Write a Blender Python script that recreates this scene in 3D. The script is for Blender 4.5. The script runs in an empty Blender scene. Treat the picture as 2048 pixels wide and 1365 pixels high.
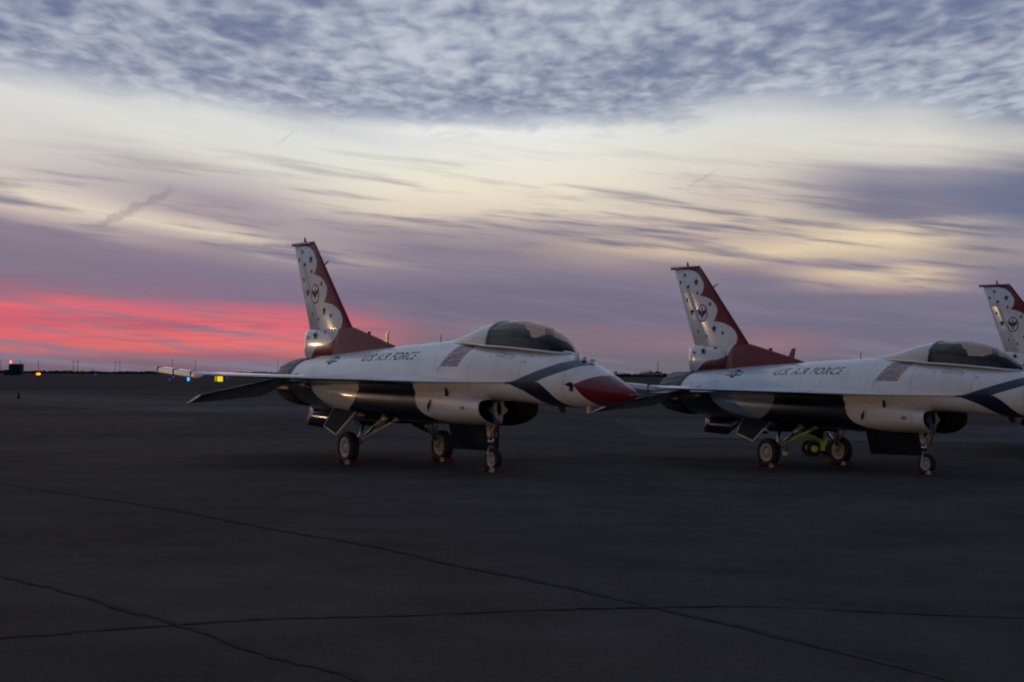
import bpy, bmesh, math, random
from mathutils import Vector, Matrix
from mathutils.bvhtree import BVHTree
R = math.radians
random.seed(7)
scene = bpy.context.scene
COL = scene.collection

# ------------------------------------------------------------------ camera
cam_data = bpy.data.cameras.new('camera')
cam = bpy.data.objects.new('camera', cam_data)
COL.objects.link(cam)
cam_data.sensor_width = 36.0
cam_data.lens = 3426.5 / 2048 * 36.0
cam_data.clip_start = 0.1
cam_data.clip_end = 60000
cam.location = (0, 0, 1.9404)
cam.matrix_world = (Matrix.Translation((0, 0, 1.9404)) @ Matrix.Rotation(R(90) + 0.0195, 4, 'X') @ Matrix.Rotation(0.0060, 4, 'Z'))
scene.camera = cam
scene.render.resolution_x, scene.render.resolution_y = 1024, 682
scene.view_settings.view_transform = 'Standard'
scene.view_settings.look = 'None'
scene.view_settings.exposure = 0.0
scene.view_settings.gamma = 1.0
try:
    scene.view_settings.use_curve_mapping = False
except Exception:
    pass
scene.cycles.pixel_filter_type = 'BLACKMAN_HARRIS'
scene.cycles.filter_width = 2.1
scene.cycles.use_denoising = True
scene.cycles.max_bounces = 6
scene.cycles.sample_clamp_indirect = 4.0


def lin(c):
    out = []
    for v in c[:3]:
        v = v / 255.0
        out.append(v / 12.92 if v <= 0.04045 else ((v + 0.055) / 1.055) ** 2.4)
    return (out[0], out[1], out[2], 1.0)


class NT:
    """small helper to write node graphs as expressions"""
    def __init__(self, tree):
        self.t = tree
        tree.nodes.clear()

    def new(self, kind, **kw):
        n = self.t.nodes.new(kind)
        for k, v in kw.items():
            setattr(n, k, v)
        return n

    def put(self, sock, v):
        if v is None:
            return
        if isinstance(v, bpy.types.NodeSocket):
            self.t.links.new(v, sock)
        else:
            sock.default_value = v

    def m(self, op, a, b=None, c=None, clamp=False):
        n = self.new('ShaderNodeMath', operation=op, use_clamp=clamp)
        self.put(n.inputs[0], a)
        self.put(n.inputs[1], b)
        self.put(n.inputs[2], c)
        return n.outputs[0]

    def add(self, a, b): return self.m('ADD', a, b)
    def sub(self, a, b): return self.m('SUBTRACT', a, b)
    def mul(self, a, b): return self.m('MULTIPLY', a, b)

    def smooth(self, x, lo, hi):
        n = self.new('ShaderNodeMapRange', interpolation_type='SMOOTHSTEP')
        self.put(n.inputs[0], x)
        n.inputs[1].default_value = lo
        n.inputs[2].default_value = hi
        return n.outputs[0]

    def lerp(self, x, lo, hi):
        n = self.new('ShaderNodeMapRange', interpolation_type='LINEAR')
        self.put(n.inputs[0], x)
        n.inputs[1].default_value = lo
        n.inputs[2].default_value = hi
        return n.outputs[0]

    def comb(self, x, y, z=0.0):
        n = self.new('ShaderNodeCombineXYZ')
        self.put(n.inputs[0], x); self.put(n.inputs[1], y); self.put(n.inputs[2], z)
        return n.outputs[0]

    def noise(self, vec, scale, detail=3.0, rough=0.5, dist=0.0):
        n = self.new('ShaderNodeTexNoise')
        self.put(n.inputs['Vector'], vec)
        n.inputs['Scale'].default_value = scale
        n.inputs['Detail'].default_value = detail
        n.inputs['Roughness'].default_value = rough
        n.inputs['Distortion'].default_value = dist
        return n.outputs[0]

    def mix(self, fac, a, b, blend='MIX'):
        n = self.new('ShaderNodeMix', data_type='RGBA', blend_type=blend)
        self.put(n.inputs[0], fac)
        self.put(n.inputs[6], a)
        self.put(n.inputs[7], b)
        return n.outputs[2]

    def curve(self, x, pts, xr, yr, vector=False):
        """y = f(x) through pts; xr, yr: ranges mapped to 0..1 inside the node"""
        xs = self.lerp(x, xr[0], xr[1])
        n = self.new('ShaderNodeFloatCurve')
        self.put(n.inputs['Value'], xs)
        c = n.mapping.curves[0]
        P = [((p[0] - xr[0]) / (xr[1] - xr[0]), (p[1] - yr[0]) / (yr[1] - yr[0])) for p in sorted(pts)]
        c.points[0].location = P[0]
        c.points[1].location = P[-1]
        for p in P[1:-1]:
            c.points.new(p[0], p[1])
        for p in c.points:
            p.handle_type = 'VECTOR' if vector else 'AUTO'
        n.mapping.extend = 'HORIZONTAL'
        n.mapping.update()
        return self.add(self.mul(n.outputs[0], yr[1] - yr[0]), yr[0])

    def ramp(self, x, stops, lo, hi):
        xs = self.lerp(x, lo, hi)
        n = self.new('ShaderNodeValToRGB')
        self.put(n.inputs[0], xs)
        cr = n.color_ramp
        cr.interpolation = 'LINEAR'
        S = sorted((((p - lo) / (hi - lo)), c) for p, c in stops)
        cr.elements[0].position = S[0][0]; cr.elements[0].color = S[0][1]
        cr.elements[1].position = S[-1][0]; cr.elements[1].color = S[-1][1]
        for p, c in S[1:-1]:
            e = cr.elements.new(p); e.color = c
        return n.outputs[0]


# ------------------------------------------------------------------ world: dusk sky with broken altocumulus over a clear western band
SUN_AZ, SUN_EL = -14.0, 1.0            # degrees: azimuth from the view axis, elevation
world = bpy.data.worlds.new('World')
scene.world = world
world.use_nodes = True
w = NT(world.node_tree)
tc = w.new('ShaderNodeTexCoord')
sep = w.new('ShaderNodeSeparateXYZ')
w.t.links.new(tc.outputs['Generated'], sep.inputs[0])
dx, dy, dz = sep.outputs
az = w.mul(w.m('ARCTAN2', dx, dy), 180 / math.pi)
el = w.mul(w.m('ARCSINE', dz), 180 / math.pi)
# wisps: the elevation is bent by slow, flat noise that leans to the right
lean = w.add(el, w.mul(az, 0.16))
wv = w.comb(w.mul(az, 0.055), w.mul(lean, 0.42), 3.1)
warp = w.mul(w.sub(w.noise(wv, 1.6, 4.0, 0.55), 0.5), w.mul(w.smooth(el, 0.6, 4.5), 0.8))
wv2 = w.comb(w.mul(az, 0.16), w.mul(lean, 1.7), 9.7)
warp2 = w.mul(w.sub(w.noise(wv2, 1.2, 3.0, 0.5), 0.5), 0.42)
ee = w.add(el, w.add(warp, warp2))
PX = 0.01672


def stops(tab, x):
    hy = 743 + x * 0.0062
    return [((hy - y) * PX, lin(c)) for y, c in tab]


T0 = [(0, (128, 138, 168)), (100, (132, 140, 170)), (150, (182, 187, 198)), (200, (218, 218, 216)), (260, (214, 212, 208)), (320, (208, 203, 198)),
      (350, (203, 194, 191)), (395, (226, 214, 196)), (422, (204, 189, 180)), (450, (142, 130, 146)), (510, (127, 117, 136)), (560, (130, 112, 134)), (592, (158, 106, 126)),
      (618, (226, 104, 118)), (645, (196, 94, 113)), (668, (216, 100, 112)), (700, (206, 106, 110)), (716, (128, 100, 116)), (742, (104, 97, 113))]
T1 = [(0, (160, 170, 196)), (100, (142, 150, 180)), (190, (140, 146, 170)), (232, (188, 192, 200)), (262, (220, 222, 219)), (320, (222, 221, 212)),
      (365, (200, 193, 190)), (420, (163, 153, 164)), (458, (170, 158, 163)), (484, (218, 205, 185)), (510, (150, 137, 150)), (550, (128, 117, 140)), (600, (126, 111, 137)),
      (632, (214, 104, 119)), (660, (230, 106, 117)), (690, (232, 112, 112)), (712, (176, 102, 113)), (730, (124, 100, 116)), (745, (112, 99, 115))]
T2 = [(0, (142, 153, 185)), (100, (150, 160, 188)), (200, (135, 145, 177)), (238, (180, 187, 200)), (266, (234, 236, 233)), (320, (233, 231, 220)),
      (380, (236, 227, 206)), (430, (222, 209, 191)), (466, (168, 156, 159)), (505, (136, 127, 143)), (530, (140, 129, 144)), (580, (113, 111, 133)), (630, (112, 108, 131)),
      (658, (128, 110, 127)), (680, (120, 106, 122)), (705, (118, 107, 121)), (747, (107, 103, 118))]
T3 = [(0, (140, 155, 185)), (100, (160, 168, 189)), (190, (176, 182, 196)), (250, (218, 220, 217)), (300, (222, 219, 210)), (350, (216, 207, 197)),
      (395, (200, 188, 180)), (440, (214, 199, 180)), (475, (190, 173, 163)), (500, (224, 202, 171)), (530, (168, 150, 150)), (550, (140, 128, 141)), (600, (118, 113, 134)), (650, (113, 109, 131)),
      (690, (148, 114, 125)), (716, (115, 107, 121)), (750, (105, 104, 118))]
T35 = [(0, (135, 150, 182)), (100, (140, 152, 180)), (195, (150, 160, 182)), (240, (200, 203, 205)), (290, (222, 219, 210)), (330, (205, 200, 195)), (350, (160, 155, 165)), (395, (124, 125, 147)), (438, (136, 133, 148)),
       (462, (214, 197, 175)), (490, (234, 213, 180)), (513, (208, 188, 167)), (530, (172, 157, 156)), (550, (228, 203, 172)), (572, (190, 168, 156)), (594, (124, 118, 136)), (650, (112, 110, 132)), (690, (114, 108, 128)), (752, (104, 105, 119))]
T4 = [(0, (135, 151, 182)), (100, (118, 133, 167)), (200, (114, 129, 161)), (258, (154, 163, 177)), (300, (202, 201, 197)), (332, (184, 180, 181)),
      (362, (112, 117, 144)), (440, (100, 111, 143)), (490, (152, 145, 152)), (520, (160, 149, 150)), (556, (136, 128, 142)), (600, (119, 115, 138)), (680, (108, 110, 131)), (753, (103, 106, 122))]
HI = 12.6
slant = w.mul(w.smooth(el, 2.4, 4.2), 0.186)
e0 = w.add(ee, w.mul(slant, w.m('MAXIMUM', w.m('MINIMUM', w.add(az, 17.1), 17.0), -17.0)))
e1 = w.add(ee, w.mul(slant, w.m('MAXIMUM', w.m('MINIMUM', w.add(az, 8.76), 6.0), -17.0)))
cols = [w.ramp(e, stops(T, x), 0.0, HI) for e, T, x in ((e0, T0, 0), (e1, T1, 500), (ee, T2, 1000), (ee, T3, 1500), (ee, T35, 1750), (ee, T4, 2048))]
waz = w.add(az, w.mul(w.sub(w.noise(wv, 0.9, 2.0), 0.5), 5.0))
sky = cols[0]
for c, lo, hi in ((cols[1], -17.1, -8.76), (cols[2], -8.76, -2.2), (cols[3], -0.4, 7.96), (cols[4], 7.4, 12.2), (cols[5], 12.8, 16.6)):
    sky = w.mix(w.smooth(waz, lo, hi), sky, c)
# away from the sunset the same sky goes on without its glow
sky = w.mix(w.smooth(az, -24.0, -75.0), sky, cols[5])
# fine lengthwise streaks in the clear band
st = w.noise(w.comb(w.mul(az, 0.20), w.mul(w.add(el, w.mul(az, 0.11)), 2.6), 1.3), 1.0, 4.0, 0.55)
sky = w.mix(w.mul(w.smooth(el, 8.4, 4.6), w.smooth(st, 0.46, 0.72)), sky, lin((124, 119, 140)), 'MIX')
# flat red-grey bars in the glow
bar = w.noise(w.comb(w.mul(az, 0.22), w.mul(w.add(el, w.mul(az, 0.02)), 4.8), 4.4), 1.0, 4.0, 0.6)
glow = w.mul(w.mul(w.smooth(el, 2.6, 1.7), w.smooth(el, 0.25, 0.6)), w.smooth(az, 0.0, -7.0))
sky = w.mix(w.mul(w.mul(glow, w.smooth(bar, 0.50, 0.74)), 0.62), sky, lin((150, 92, 115)))
# altocumulus deck: noise on a flat layer, so that it closes up towards the horizon
zz = w.m('MAXIMUM', dz, 0.05)
px_, py_ = w.m('DIVIDE', dx, zz), w.m('DIVIDE', dy, zz)
deck = w.comb(w.mul(px_, 1.0), w.mul(py_, 0.40), 0.0)
n_big = w.noise(deck, 0.9, 3.0, 0.5, 0.3)
n_mid = w.noise(deck, 4.6, 3.0, 0.55, 0.5)
n_fine = w.noise(deck, 13.5, 2.0, 0.5, 0.25)
v = w.add(w.add(w.mul(n_big, 0.52), w.mul(n_mid, 0.34)), w.mul(n_fine, 0.36))
fac = w.smooth(v, 0.43, 0.79)
deckcol = w.mix(fac, lin((104, 115, 148)), lin((200, 206, 216)))
edge = w.curve(az, [(-40, 9.6), (-17, 9.5), (-8.8, 8.65), (-0.4, 8.3), (4.0, 8.3), (8.5, 9.1), (12.5, 8.9), (17, 7.9), (40, 8.2)], (-40, 40), (6, 12))
over = w.smooth(w.add(w.sub(el, edge), w.add(w.mul(w.sub(n_mid, 0.5), 2.6), w.mul(w.sub(n_fine, 0.5), 1.0))), -0.35, 0.75)
sky = w.mix(w.mul(over, 0.88), sky, deckcol)
# the sky dims away from the place where the sun went down
sdx, sdy, sdz = math.sin(R(SUN_AZ)) * math.cos(R(SUN_EL)), math.cos(R(SUN_AZ)) * math.cos(R(SUN_EL)), math.sin(R(SUN_EL))
toward = w.add(w.add(w.mul(dx, sdx), w.mul(dy, sdy)), w.mul(dz, sdz))
dim = w.add(0.26, w.mul(w.smooth(toward, -0.25, 0.93), 0.74))
# old contrails drifting apart


def contrail(sky, a, b, width, strength):
    ax, ay = a; bx, by = b
    L = math.hypot(bx - ax, by - ay)
    ux, uy = (bx - ax) / L, (by - ay) / L
    qn = w.sub(w.noise(w.comb(az, el, 2.0), 3.0, 3.0, 0.6), 0.5)
    qx, qy = w.sub(az, ax), w.sub(el, ay)
    t = w.add(w.mul(qx, ux), w.mul(qy, uy))
    d = w.add(w.sub(w.mul(qx, uy), w.mul(qy, ux)), w.mul(qn, width * 2.2))
    k = w.mul(w.smooth(w.m('ABSOLUTE', d), width, width * 0.2), w.mul(w.smooth(t, -0.25, 0.25), w.smooth(t, L + 0.3, L - 0.3)))
    return w.mix(w.mul(k, strength), sky, lin((128, 120, 142)))


sky = contrail(sky, (-13.6, 4.75), (-11.3, 5.95), 0.22, 0.40)
sky = contrail(sky, (5.9, 6.3), (6.7, 6.75), 0.07, 0.22)
sky = contrail(sky, (-7.9, 7.5), (-7.3, 8.0), 0.06, 0.15)
sky = w.mix(1.0, sky, w.comb(w.m('POWER', dim, 1.5), w.m('POWER', dim, 1.02), w.m('POWER', dim, 0.62)), 'MULTIPLY')
# the last light of the clear air above the clouds
nish = w.new('ShaderNodeTexSky', sky_type='NISHITA')
nish.sun_disc = False
nish.sun_elevation = R(SUN_EL)
nish.sun_rotation = R(SUN_AZ)
bg1 = w.new('ShaderNodeBackground')
w.put(bg1.inputs[0], nish.outputs[0]); bg1.inputs[1].default_value = 0.0012
bg2 = w.new('ShaderNodeBackground')
w.put(bg2.inputs[0], sky); bg2.inputs[1].default_value = 0.98
ads = w.new('ShaderNodeAddShader')
w.t.links.new(bg1.outputs[0], ads.inputs[0]); w.t.links.new(bg2.outputs[0], ads.inputs[1])
wo = w.new('ShaderNodeOutputWorld')
w.t.links.new(ads.outputs[0], wo.inputs[0])

# the sun is setting behind cloud on the left: a trace of direct light only
sl = bpy.data.lights.new('sun', 'SUN')
sl.energy = 0.06
sl.angle = R(12)
sl.color = (1.0, 0.55, 0.42)
sun = bpy.data.objects.new('sun', sl)
COL.objects.link(sun)
sd = Vector((math.sin(R(SUN_AZ)) * math.cos(R(2)), math.cos(R(SUN_AZ)) * math.cos(R(2)), math.sin(R(2))))
sun.rotation_euler = sd.to_track_quat('Z', 'Y').to_euler()
sun.location = sd * 200

# ------------------------------------------------------------------ object helpers


def tag(o, label=None, cat=None, group=None, kind=None):
    if label: o['label'] = label
    if cat: o['category'] = cat
    if group: o['group'] = group
    if kind: o['kind'] = kind
    return o


def empty(name, loc=(0, 0, 0), rz=0.0):
    o = bpy.data.objects.new(name, None)
    o.empty_display_size = 0.3
    o.location = loc
    o.rotation_euler = (0, 0, rz)
    COL.objects.link(o)
    return o


def copy_tree(o, parent=None):
    c = o.copy()
    COL.objects.link(c)
    c.parent = parent
    for ch in o.children:
        copy_tree(ch, c)
    return c


class MB:
    """collects vertices and faces of ONE mesh"""
    def __init__(self):
        self.v, self.f, self.mi, self.sm = [], [], [], []

    def face(self, idx, mat=0, smooth=False):
        self.f.append(tuple(idx)); self.mi.append(mat); self.sm.append(smooth)

    def grid(self, rows, closed=True, caps=(False, False), mat=0, smooth=True, flip=False):
        """rows: equal-length rings of points"""
        b = len(self.v)
        n = len(rows[0])
        for r in rows:
            self.v += [tuple(p) for p in r]
        for i in range(len(rows) - 1):
            for j in range(n if closed else n - 1):
                k = (j + 1) % n
                q = [b + i * n + j, b + i * n + k, b + (i + 1) * n + k, b + (i + 1) * n + j]
                self.face(q[::-1] if flip else q, mat, smooth)
        if caps[0]:
            q = [b + j for j in range(n)][::-1]
            self.face(q[::-1] if flip else q, mat, False)
        if caps[1]:
            q = [b + (len(rows) - 1) * n + j for j in range(n)]
            self.face(q[::-1] if flip else q, mat, False)
        return self

    def box(self, c, size, rot=None, mat=0, bevel=0.0):
        b = len(self.v)
        M = rot or Matrix.Identity(3)
        hx, hy, hz = size[0] / 2, size[1] / 2, size[2] / 2
        for sx, sy, sz in ((-1, -1, -1), (1, -1, -1), (1, 1, -1), (-1, 1, -1), (-1, -1, 1), (1, -1, 1), (1, 1, 1), (-1, 1, 1)):
            p = M @ Vector((sx * hx, sy * hy, sz * hz)) + Vector(c)
            self.v.append(tuple(p))
        for q in ((0, 3, 2, 1), (4, 5, 6, 7), (0, 1, 5, 4), (1, 2, 6, 5), (2, 3, 7, 6), (3, 0, 4, 7)):
            self.face([b + i for i in q], mat)
        return self

    def tube(self, pts, radii, n=10, mat=0, caps=True):
        rows = []
        pts = [Vector(p) for p in pts]
        if not hasattr(radii, '__len__'):
            radii = [radii] * len(pts)
        for i, p in enumerate(pts):
            d = (pts[min(i + 1, len(pts) - 1)] - pts[max(i - 1, 0)]).normalized()
            up = Vector((0, 0, 1)) if abs(d.z) < 0.9 else Vector((1, 0, 0))
            a = d.cross(up).normalized(); c = a.cross(d)
            rows.append([p + (a * math.cos(t) + c * math.sin(t)) * radii[i] for t in [2 * math.pi * k / n for k in range(n)]])
        return self.grid(rows, True, (caps, caps), mat, True, flip=True)

    def lathe(self, prof, origin, axis, n=28, mat=0, closed_prof=False):
        """prof: (along, radius)"""
        ax = Vector(axis).normalized()
        up = Vector((0, 0, 1)) if abs(ax.z) < 0.9 else Vector((1, 0, 0))
        a = ax.cross(up).normalized(); c = ax.cross(a)
        rows = []
        for t, r in prof:
            rows.append([Vector(origin) + ax * t + (a * math.cos(q) + c * math.sin(q)) * r for q in [2 * math.pi * k / n for k in range(n)]])
        return self.grid(rows, True, (False, False), mat, True)

    def prism(self, poly, thick, plane, mat=0):
        """poly: list of 3D points (planar); extruded by vector thick"""
        b = len(self.v); n = len(poly)
        t = Vector(thick)
        self.v += [tuple(Vector(p) - t / 2) for p in poly] + [tuple(Vector(p) + t / 2) for p in poly]
        self.face([b + i for i in range(n)][::-1], mat)
        self.face([b + n + i for i in range(n)], mat)
        for i in range(n):
            k = (i + 1) % n
            self.face([b + i, b + k, b + n + k, b + n + i], mat)
        return self

    def mesh(self, name, mats):
        me = bpy.data.meshes.new(name)
        me.from_pydata(self.v, [], self.f)
        if not isinstance(mats, (list, tuple)):
            mats = [mats]
        for m in mats:
            me.materials.append(m)
        me.polygons.foreach_set('material_index', self.mi)
        me.polygons.foreach_set('use_smooth', self.sm)
        bm = bmesh.new(); bm.from_mesh(me)
        bmesh.ops.recalc_face_normals(bm, faces=bm.faces)
        bm.to_mesh(me); bm.free()
        me.update()
        return me

    def build(self, name, mats, parent=None):
        o = bpy.data.objects.new(name, self.mesh(name, mats))
        COL.objects.link(o)
        o.parent = parent
        return o


# ------------------------------------------------------------------ materials
def principled(name, color, rough=0.5, metal=0.0, spec=0.5, coat=0.0, var=0.0, scale=3.0, emit=None, estr=0.0, bump=0.0):
    m = bpy.data.materials.new(name)
    m.use_nodes = True
    n = NT(m.node_tree)
    out = n.new('ShaderNodeOutputMaterial')
    p = n.new('ShaderNodeBsdfPrincipled')
    n.t.links.new(p.outputs[0], out.inputs[0])
    c = tuple(color) + (1.0,) if len(color) == 3 else color
    tcn = n.new('ShaderNodeTexCoord')
    if var > 0:
        f = n.noise(tcn.outputs['Object'], scale, 4.0, 0.6)
        dark = (c[0] * (1 - var), c[1] * (1 - var), c[2] * (1 - var), 1)
        lite = (min(1, c[0] * (1 + var)), min(1, c[1] * (1 + var)), min(1, c[2] * (1 + var)), 1)
        n.put(p.inputs['Base Color'], n.mix(n.smooth(f, 0.3, 0.7), dark, lite))
        n.put(p.inputs['Roughness'], n.add(n.mul(f, 0.2), rough - 0.1))
    else:
        p.inputs['Base Color'].default_value = c
        p.inputs['Roughness'].default_value = rough
    p.inputs['Metallic'].default_value = metal
    p.inputs['Specular IOR Level'].default_value = spec
    p.inputs['Coat Weight'].default_value = coat
    p.inputs['Coat Roughness'].default_value = 0.08
    if emit:
        p.inputs['Emission Color'].default_value = tuple(emit) + (1.0,)
        p.inputs['Emission Strength'].default_value = estr
    if bump > 0:
        b = n.new('ShaderNodeBump')
        b.inputs['Strength'].default_value = bump
        n.put(b.inputs['Height'], n.noise(tcn.outputs['Object'], scale * 6, 3.0))
        n.t.links.new(b.outputs[0], p.inputs['Normal'])
    return m


WHITE = (0.72, 0.71, 0.70)
NAVY = (0.009, 0.013, 0.036)
RED = (0.155, 0.007, 0.011)
SM = 8.76                                   # station (metres behind the nose) of the main wheels


def paint_nodes(name):
    """start a glossy aircraft paint in the jet's own coordinates: returns helper, station, |side|, height"""
    m = bpy.data.materials.new(name)
    m.use_nodes = True
    n = NT(m.node_tree)
    t = n.new('ShaderNodeTexCoord')
    sp = n.new('ShaderNodeSeparateXYZ')
    n.t.links.new(t.outputs['Object'], sp.inputs[0])
    s = n.sub(SM, sp.outputs[0])
    return m, n, t.outputs['Object'], s, n.m('ABSOLUTE', sp.outputs[1]), sp.outputs[2]


def paint_finish(m, n, vec, col, s=None, lines=(), rough=0.24, coat=0.5, spec=0.5):
    # faint grime and worn gloss
    g = n.noise(vec, 1.6, 5.0, 0.65)
    g2 = n.noise(vec, 9.0, 3.0, 0.6)
    col = n.mix(n.mul(n.smooth(g, 0.42, 0.8), 0.5), col, (0.66, 0.63, 0.60, 1), 'MULTIPLY')
    if s is not None:
        for q in lines:      # panel joints
            d = n.m('ABSOLUTE', n.sub(s, q))
            col = n.mix(n.mul(n.smooth(d, 0.012, 0.004), 0.45), col, (0.08, 0.08, 0.09, 1))
    out = n.new('ShaderNodeOutputMaterial')
    p = n.new('ShaderNodeBsdfPrincipled')
    n.t.links.new(p.outputs[0], out.inputs[0])
    n.put(p.inputs['Base Color'], col)
    n.put(p.inputs['Roughness'], n.add(n.mul(g2, 0.16), rough))
    p.inputs['Coat Weight'].default_value = coat
    p.inputs['Coat Roughness'].default_value = 0.10
    p.inputs['Specular IOR Level'].default_value = spec
    return m


def c4(c): return tuple(c) + (1.0,)


def make_body_paint():
    m, n, vec, s, ay, z = paint_nodes('jet_body_paint')
    step = lambda x, e=0.006: n.smooth(x, -e, e)
    ZR = (0.5, 3.0)
    # red nose sides
    zu = n.curve(s, [(0, 1.64), (0.15, 1.72), (0.35, 1.84), (0.6, 1.93), (0.85, 1.925), (1.1, 1.86), (1.36, 1.765), (1.6, 1.70)], (0, 2), ZR)
    zl = n.curve(s, [(0, 1.0), (0.92, 1.0), (0.95, 1.38), (1.1, 1.50), (1.36, 1.76), (1.6, 1.90)], (0, 2), ZR, True)
    red = n.mul(n.mul(step(n.sub(zu, z)), step(n.sub(z, zl))), step(n.sub(1.40, s)))
    # blue sweep from the nose top back and down to the strake
    st_ = n.curve(s, [(0.9, 2.06), (1.1, 2.165), (1.3, 2.215), (1.5, 2.225), (1.7, 2.20), (2.2, 2.06), (2.7, 1.92), (3.1, 1.81), (3.4, 1.76), (3.8, 1.74)], (0.8, 4), ZR)
    sb = n.curve(s, [(0.9, 2.08), (1.1, 2.13), (1.3, 2.12), (1.7, 2.00), (2.2, 1.86), (2.5, 1.78), (2.7, 1.77), (3.8, 1.75)], (0.8, 4), ZR)
    nav = n.mul(n.mul(step(n.sub(st_, z)), step(n.sub(z, sb))), n.mul(step(n.sub(s, 0.95)), step(n.sub(3.5, s))))
    # ... and forward again under it
    ca = n.curve(z, [(1.30, 1.66), (1.48, 1.87), (1.65, 2.05), (1.80, 2.32), (1.9, 2.6)], (1.2, 2.0), (1.0, 4.0))
    cb = n.curve(z, [(1.30, 2.2), (1.45, 2.42), (1.62, 2.75), (1.78, 3.25), (1.9, 3.5)], (1.2, 2.0), (1.0, 4.0))
    chev = n.mul(n.mul(step(n.sub(s, ca)), step(n.sub(cb, s))), step(n.sub(1.80, z)))
    # blue belly between the intake and the tail
    ba = n.curve(z, [(0.80, 4.9), (0.92, 5.4), (0.98, 5.85), (1.07, 6.18), (1.2, 6.40), (1.46, 6.56), (1.80, 6.60)], (0.7, 1.9), (4, 12))
    bb = n.curve(z, [(0.80, 10.9), (1.02, 10.1), (1.12, 9.65), (1.24, 9.28), (1.40, 9.05), (1.55, 8.98), (1.80, 8.98)], (0.7, 1.9), (4, 12))
    belly = n.mul(n.mul(step(n.sub(s, ba)), step(n.sub(bb, s))), step(n.sub(1.765, z)))
    bc = n.curve(z, [(0.80, 8.6), (1.0, 9.5), (1.15, 10.1), (1.30, 10.85), (1.45, 11.2), (1.62, 11.45), (1.80, 11.6)], (0.7, 1.9), (4, 13))
    aft = n.mul(step(n.sub(s, bc)), step(n.sub(1.74, z)))
    navy = n.m('MAXIMUM', n.m('MAXIMUM', nav, chev), n.m('MAXIMUM', belly, aft))
    col = n.mix(navy, c4(WHITE), c4(NAVY))
    col = n.mix(red, col, c4(RED))
    return paint_finish(m, n, vec, col, s, (1.62, 2.9, 4.55, 5.9, 7.4, 8.9, 10.2, 11.4, 12.5))


def make_wing_paint():
    m, n, vec, s, ay, z = paint_nodes('jet_wing_paint')
    g = n.new('ShaderNodeNewGeometry')
    sp = n.new('ShaderNodeSeparateXYZ')
    n.t.links.new(g.outputs['True Normal'], sp.inputs[0])
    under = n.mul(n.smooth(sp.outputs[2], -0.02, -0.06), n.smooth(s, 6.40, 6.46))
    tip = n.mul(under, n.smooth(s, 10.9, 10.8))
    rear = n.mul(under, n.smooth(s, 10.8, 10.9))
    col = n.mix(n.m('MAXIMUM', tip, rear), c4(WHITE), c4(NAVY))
    return paint_finish(m, n, vec, col)


def make_fin_paint(gloss=False):
    m, n, vec, s, ay, z = paint_nodes('jet_fin_gloss_paint' if gloss else 'jet_fin_paint')
    ZR = (2.3, 5.3)
    pts = [(2.30, 12.9), (2.50, 12.62), (2.58, 12.40), (2.62, 11.98), (2.72, 11.60), (2.80, 11.53), (2.90, 11.45), (2.96, 11.40), (3.02, 11.29), (3.12, 11.255), (3.22, 11.265), (3.36, 11.37), (3.46, 11.52), (3.55, 11.75), (3.60, 12.02), (3.62, 12.20),
           (3.70, 12.13), (3.82, 12.07), (3.92, 12.06), (4.02, 12.11), (4.13, 12.23), (4.22, 12.38), (4.28, 12.60), (4.31, 12.78),
           (4.40, 12.68), (4.52, 12.64), (4.64, 12.65), (4.77, 12.75), (4.88, 12.86), (4.96, 13.0), (5.02, 13.25), (5.05, 14.3), (5.3, 14.6)]
    b = n.curve(z, pts, ZR, (10.5, 15.0), True)
    white = n.smooth(n.sub(s, b), -0.006, 0.006)
    col = n.mix(white, c4(RED), c4(WHITE))
    if gloss:
        return paint_finish(m, n, vec, col, rough=0.2, coat=0.8)
    return paint_finish(m, n, vec, col, rough=0.42, coat=0.22, spec=0.22)


M = {}
M['body'] = make_body_paint()
M['wing'] = make_wing_paint()
M['fin'] = make_fin_paint()
M['fin_gloss'] = make_fin_paint(True)
M['white'] = principled('white_gloss_paint', WHITE, 0.3, coat=0.4, var=0.06)
M['navy'] = principled('navy_gloss_paint', NAVY, 0.25, coat=0.5, var=0.1)
M['red'] = principled('red_gloss_paint', RED, 0.25, coat=0.5, var=0.1)
M['decal_navy'] = principled('navy_decal', (0.015, 0.022, 0.07), 0.6, spec=0.1)
M['decal_red'] = principled('red_decal', (0.34, 0.02, 0.03), 0.4)
M['decal_grey'] = principled('grey_decal', (0.14, 0.14, 0.18), 0.4)
M['decal_white'] = principled('white_decal', (0.72, 0.72, 0.72), 0.4)
M['dark'] = principled('dark_cavity', (0.012, 0.012, 0.014), 0.8, var=0.2)
M['nozzle'] = principled('burnt_nozzle_metal', (0.055, 0.055, 0.062), 0.42, metal=0.8, var=0.35, scale=6)
M['duct'] = principled('shaded_intake_lining', (0.018, 0.018, 0.02), 0.95, spec=0.05, var=0.1)  # near-black for a white duct: the shade inside is put into the colour
M['tyre'] = principled('tyre_rubber', (0.012, 0.012, 0.013), 0.75, var=0.2, scale=8)
M['rim'] = principled('wheel_rim_white', (0.38, 0.36, 0.33), 0.4, var=0.12, scale=6)
M['steel'] = principled('gear_white_steel', (0.40, 0.39, 0.37), 0.35, metal=0.15, var=0.15, scale=7)
M['chrome'] = principled('oleo_chrome', (0.75, 0.75, 0.76), 0.12, metal=1.0)
M['seat'] = principled('seat_olive', (0.03, 0.035, 0.028), 0.8, var=0.2, scale=8)
M['panel'] = principled('cockpit_grey', (0.055, 0.06, 0.065), 0.6, var=0.2, scale=8)
M['tag'] = principled('red_streamer', (0.32, 0.02, 0.02), 0.7, var=0.15, scale=20)
M['aft_glass'] = principled('pale_aft_glass', (0.50, 0.47, 0.44), 0.22, coat=0.5, var=0.1)  # rear canopy glass drawn opaque, its pale reflection put into the colour
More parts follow.
